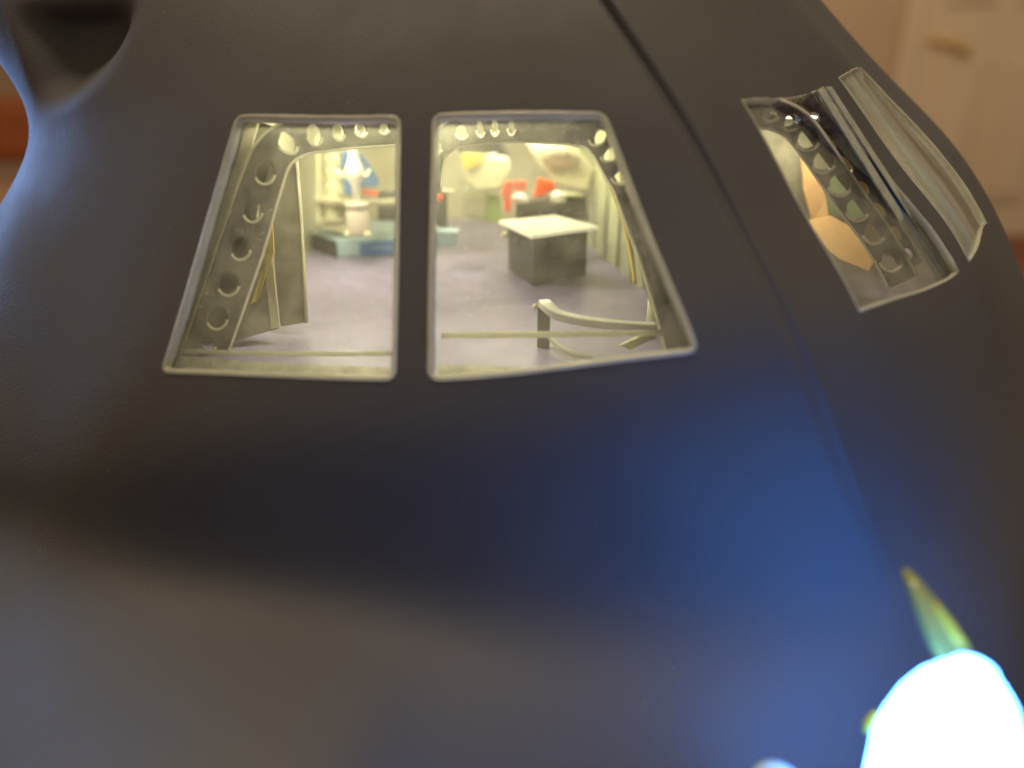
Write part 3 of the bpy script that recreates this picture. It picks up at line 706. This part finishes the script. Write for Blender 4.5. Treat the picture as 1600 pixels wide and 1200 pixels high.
# tapering clear fin on top of the lamp
fp = [P(1420, 908, 6.5), P(1438, 906, 6.5), P(1500, 982, 6.1), P(1536, 1045, 5.8), P(1474, 1045, 5.8), P(1448, 975, 6.1)]
prism('clear_fin', fp, (0, .25, 0), M['lens'], HL, .05)
prism('yellow_stripe', [P(1463, 950, 6.05), P(1470, 948, 6.05), P(1515, 1010, 5.8), P(1500, 1012, 5.8)], (0, .1, 0), M['lensyellow'], HL, .03)
lathe('yellow_nub', P(1366, 1128, 5.9), [(.03, -.14), (.07, -.08), (.075, .04), (.05, .1), (.01, .13)], M['lensyellow'], HL, 16, (.5, 0, 1))
lathe('lower_lens', P(1215, 1232, 6.0), [(.30, -.1), (.3, .03), (.22, .12), (.1, .17), (.01, .18)], M['paleblue'], HL, 24, (0, -.3, 1))

# ---------------- room ----------------
FZ = -73
box('floor', (60, 250, FZ-1), (900, 900, 2), M['carpet'])['kind'] = 'structure'
wl_ = box('wall', (60, 424, 60), (900, 6, 270), M['wallpaint']); wl_['kind'] = 'structure'
wl2 = box('wall', (-240, 200, 60), (6, 460, 270), M['wallpaint']); wl2['kind'] = 'structure'
def X(px, Y=420): return P(px, 150, Y)[0]
dl = X(1420); 
dr = thing('door', (dl+40, 419, FZ), 'cream panelled door with a brass handle, blurred in the background', 'door')
box('slab', (dl+40, 419, FZ+102), (80, 3, 204), M['doorpaint'], dr)
for (cx, w_) in ((dl+22, 26), (dl+58, 26)):
    for (z0, z1) in ((FZ+18, FZ+92), (FZ+116, FZ+190)):
        f = M['doorpaint']
        bo_ = box('panel', (cx, 417.0, (z0+z1)/2), (w_, 3.6, z1-z0), f, dr, 1.2)
        box('panel_field', (cx, 414.6, (z0+z1)/2), (w_-9, 1.2, z1-z0-9), f, bo_, .5)
hz = P(1470, 72, 414)[2]; hx0 = X(1440, 414)
dh = lathe('door_handle', (hx0+3, 417.4, hz+3), [(3.6, 0), (3.4, 1), (1.4, 1.4), (1.3, 4)], M['brass'], dr, 24, (0, -1, 0))
tube('lever', [(hx0+3, 413, hz+3), (hx0+8, 412, hz+2.5), (hx0+15, 412, hz-1), (hx0+18, 412, hz-2)], [1.4, 1.6, 2.6, 3.0], M['brass'], dh, 12)
cs = thing('door_casing', (dl-6, 418, FZ), 'pale door casing around the panelled door', 'door frame')
box('jamb', (dl-5.2, 418.4, FZ+106), (9, 4, 212), M['doorpaint'], cs, .6)
box('jamb', (dl+85.2, 418.4, FZ+106), (9, 4, 212), M['doorpaint'], cs, .6)
box('head', (dl+40, 418.2, FZ+209), (99.4, 4.4, 9), M['doorpaint'], cs, .6)
bb_ = box('baseboard', (60-200, 419.5, FZ+6), (900-400+2*dl-120-dl-20, 2.5, 12), M['doorpaint'])
tag(bb_, 'pale baseboard along the wall left of the door', 'baseboard')
# table that the model stands on
tt = thing('table', (5, 10, FZ), 'dark red brown wooden table under the model', 'table')
box('tabletop', (5, 12, -15.2), (90, 60, 3), M['tablewood'], tt, .4)
for x in (-36, 46):
    for y in (-14, 38): box('leg', (x, y, (FZ-16.8)/2), (5, 5, -FZ-16.8), M['tablewood'], tt, .3)
# stand of the model
cr = thing('display_cradle', (0, 14, -13.7), 'plain wooden cradle under the model hull', 'stand')
for y in (13, 22): box('cradle_block', (-1, y, -11.2), (8, 1.6, 5), M['palewood'], cr, .3)
# orange brown armchair at the left edge
ac = thing('armchair', (-225+20, 250, FZ), 'orange brown upholstered chair at the left edge of the photo, out of focus', 'armchair')
cx = P(-20, 200, 250)[0]
ac.location = (cx, 250, FZ)
def z_(py): return P(0, py, 250)[2]
box('backrest', (cx, 262, (z_(150)+z_(260))/2), (60, 10, z_(150)-z_(260)), M['uphol'], ac, 5)
box('seat_cushion', (cx, 240, FZ+38), (56, 44, 16), M['palewood'], ac, 4)
box('seat_base', (cx, 240, FZ+22), (58, 46, 14), M['darkwood'], ac, 1)
for x in (-25, 25):
    for y in (-18, 18): box('leg', (cx+x, 240+y, FZ+7.5), (5, 5, 15), M['darkwood'], ac, .4)
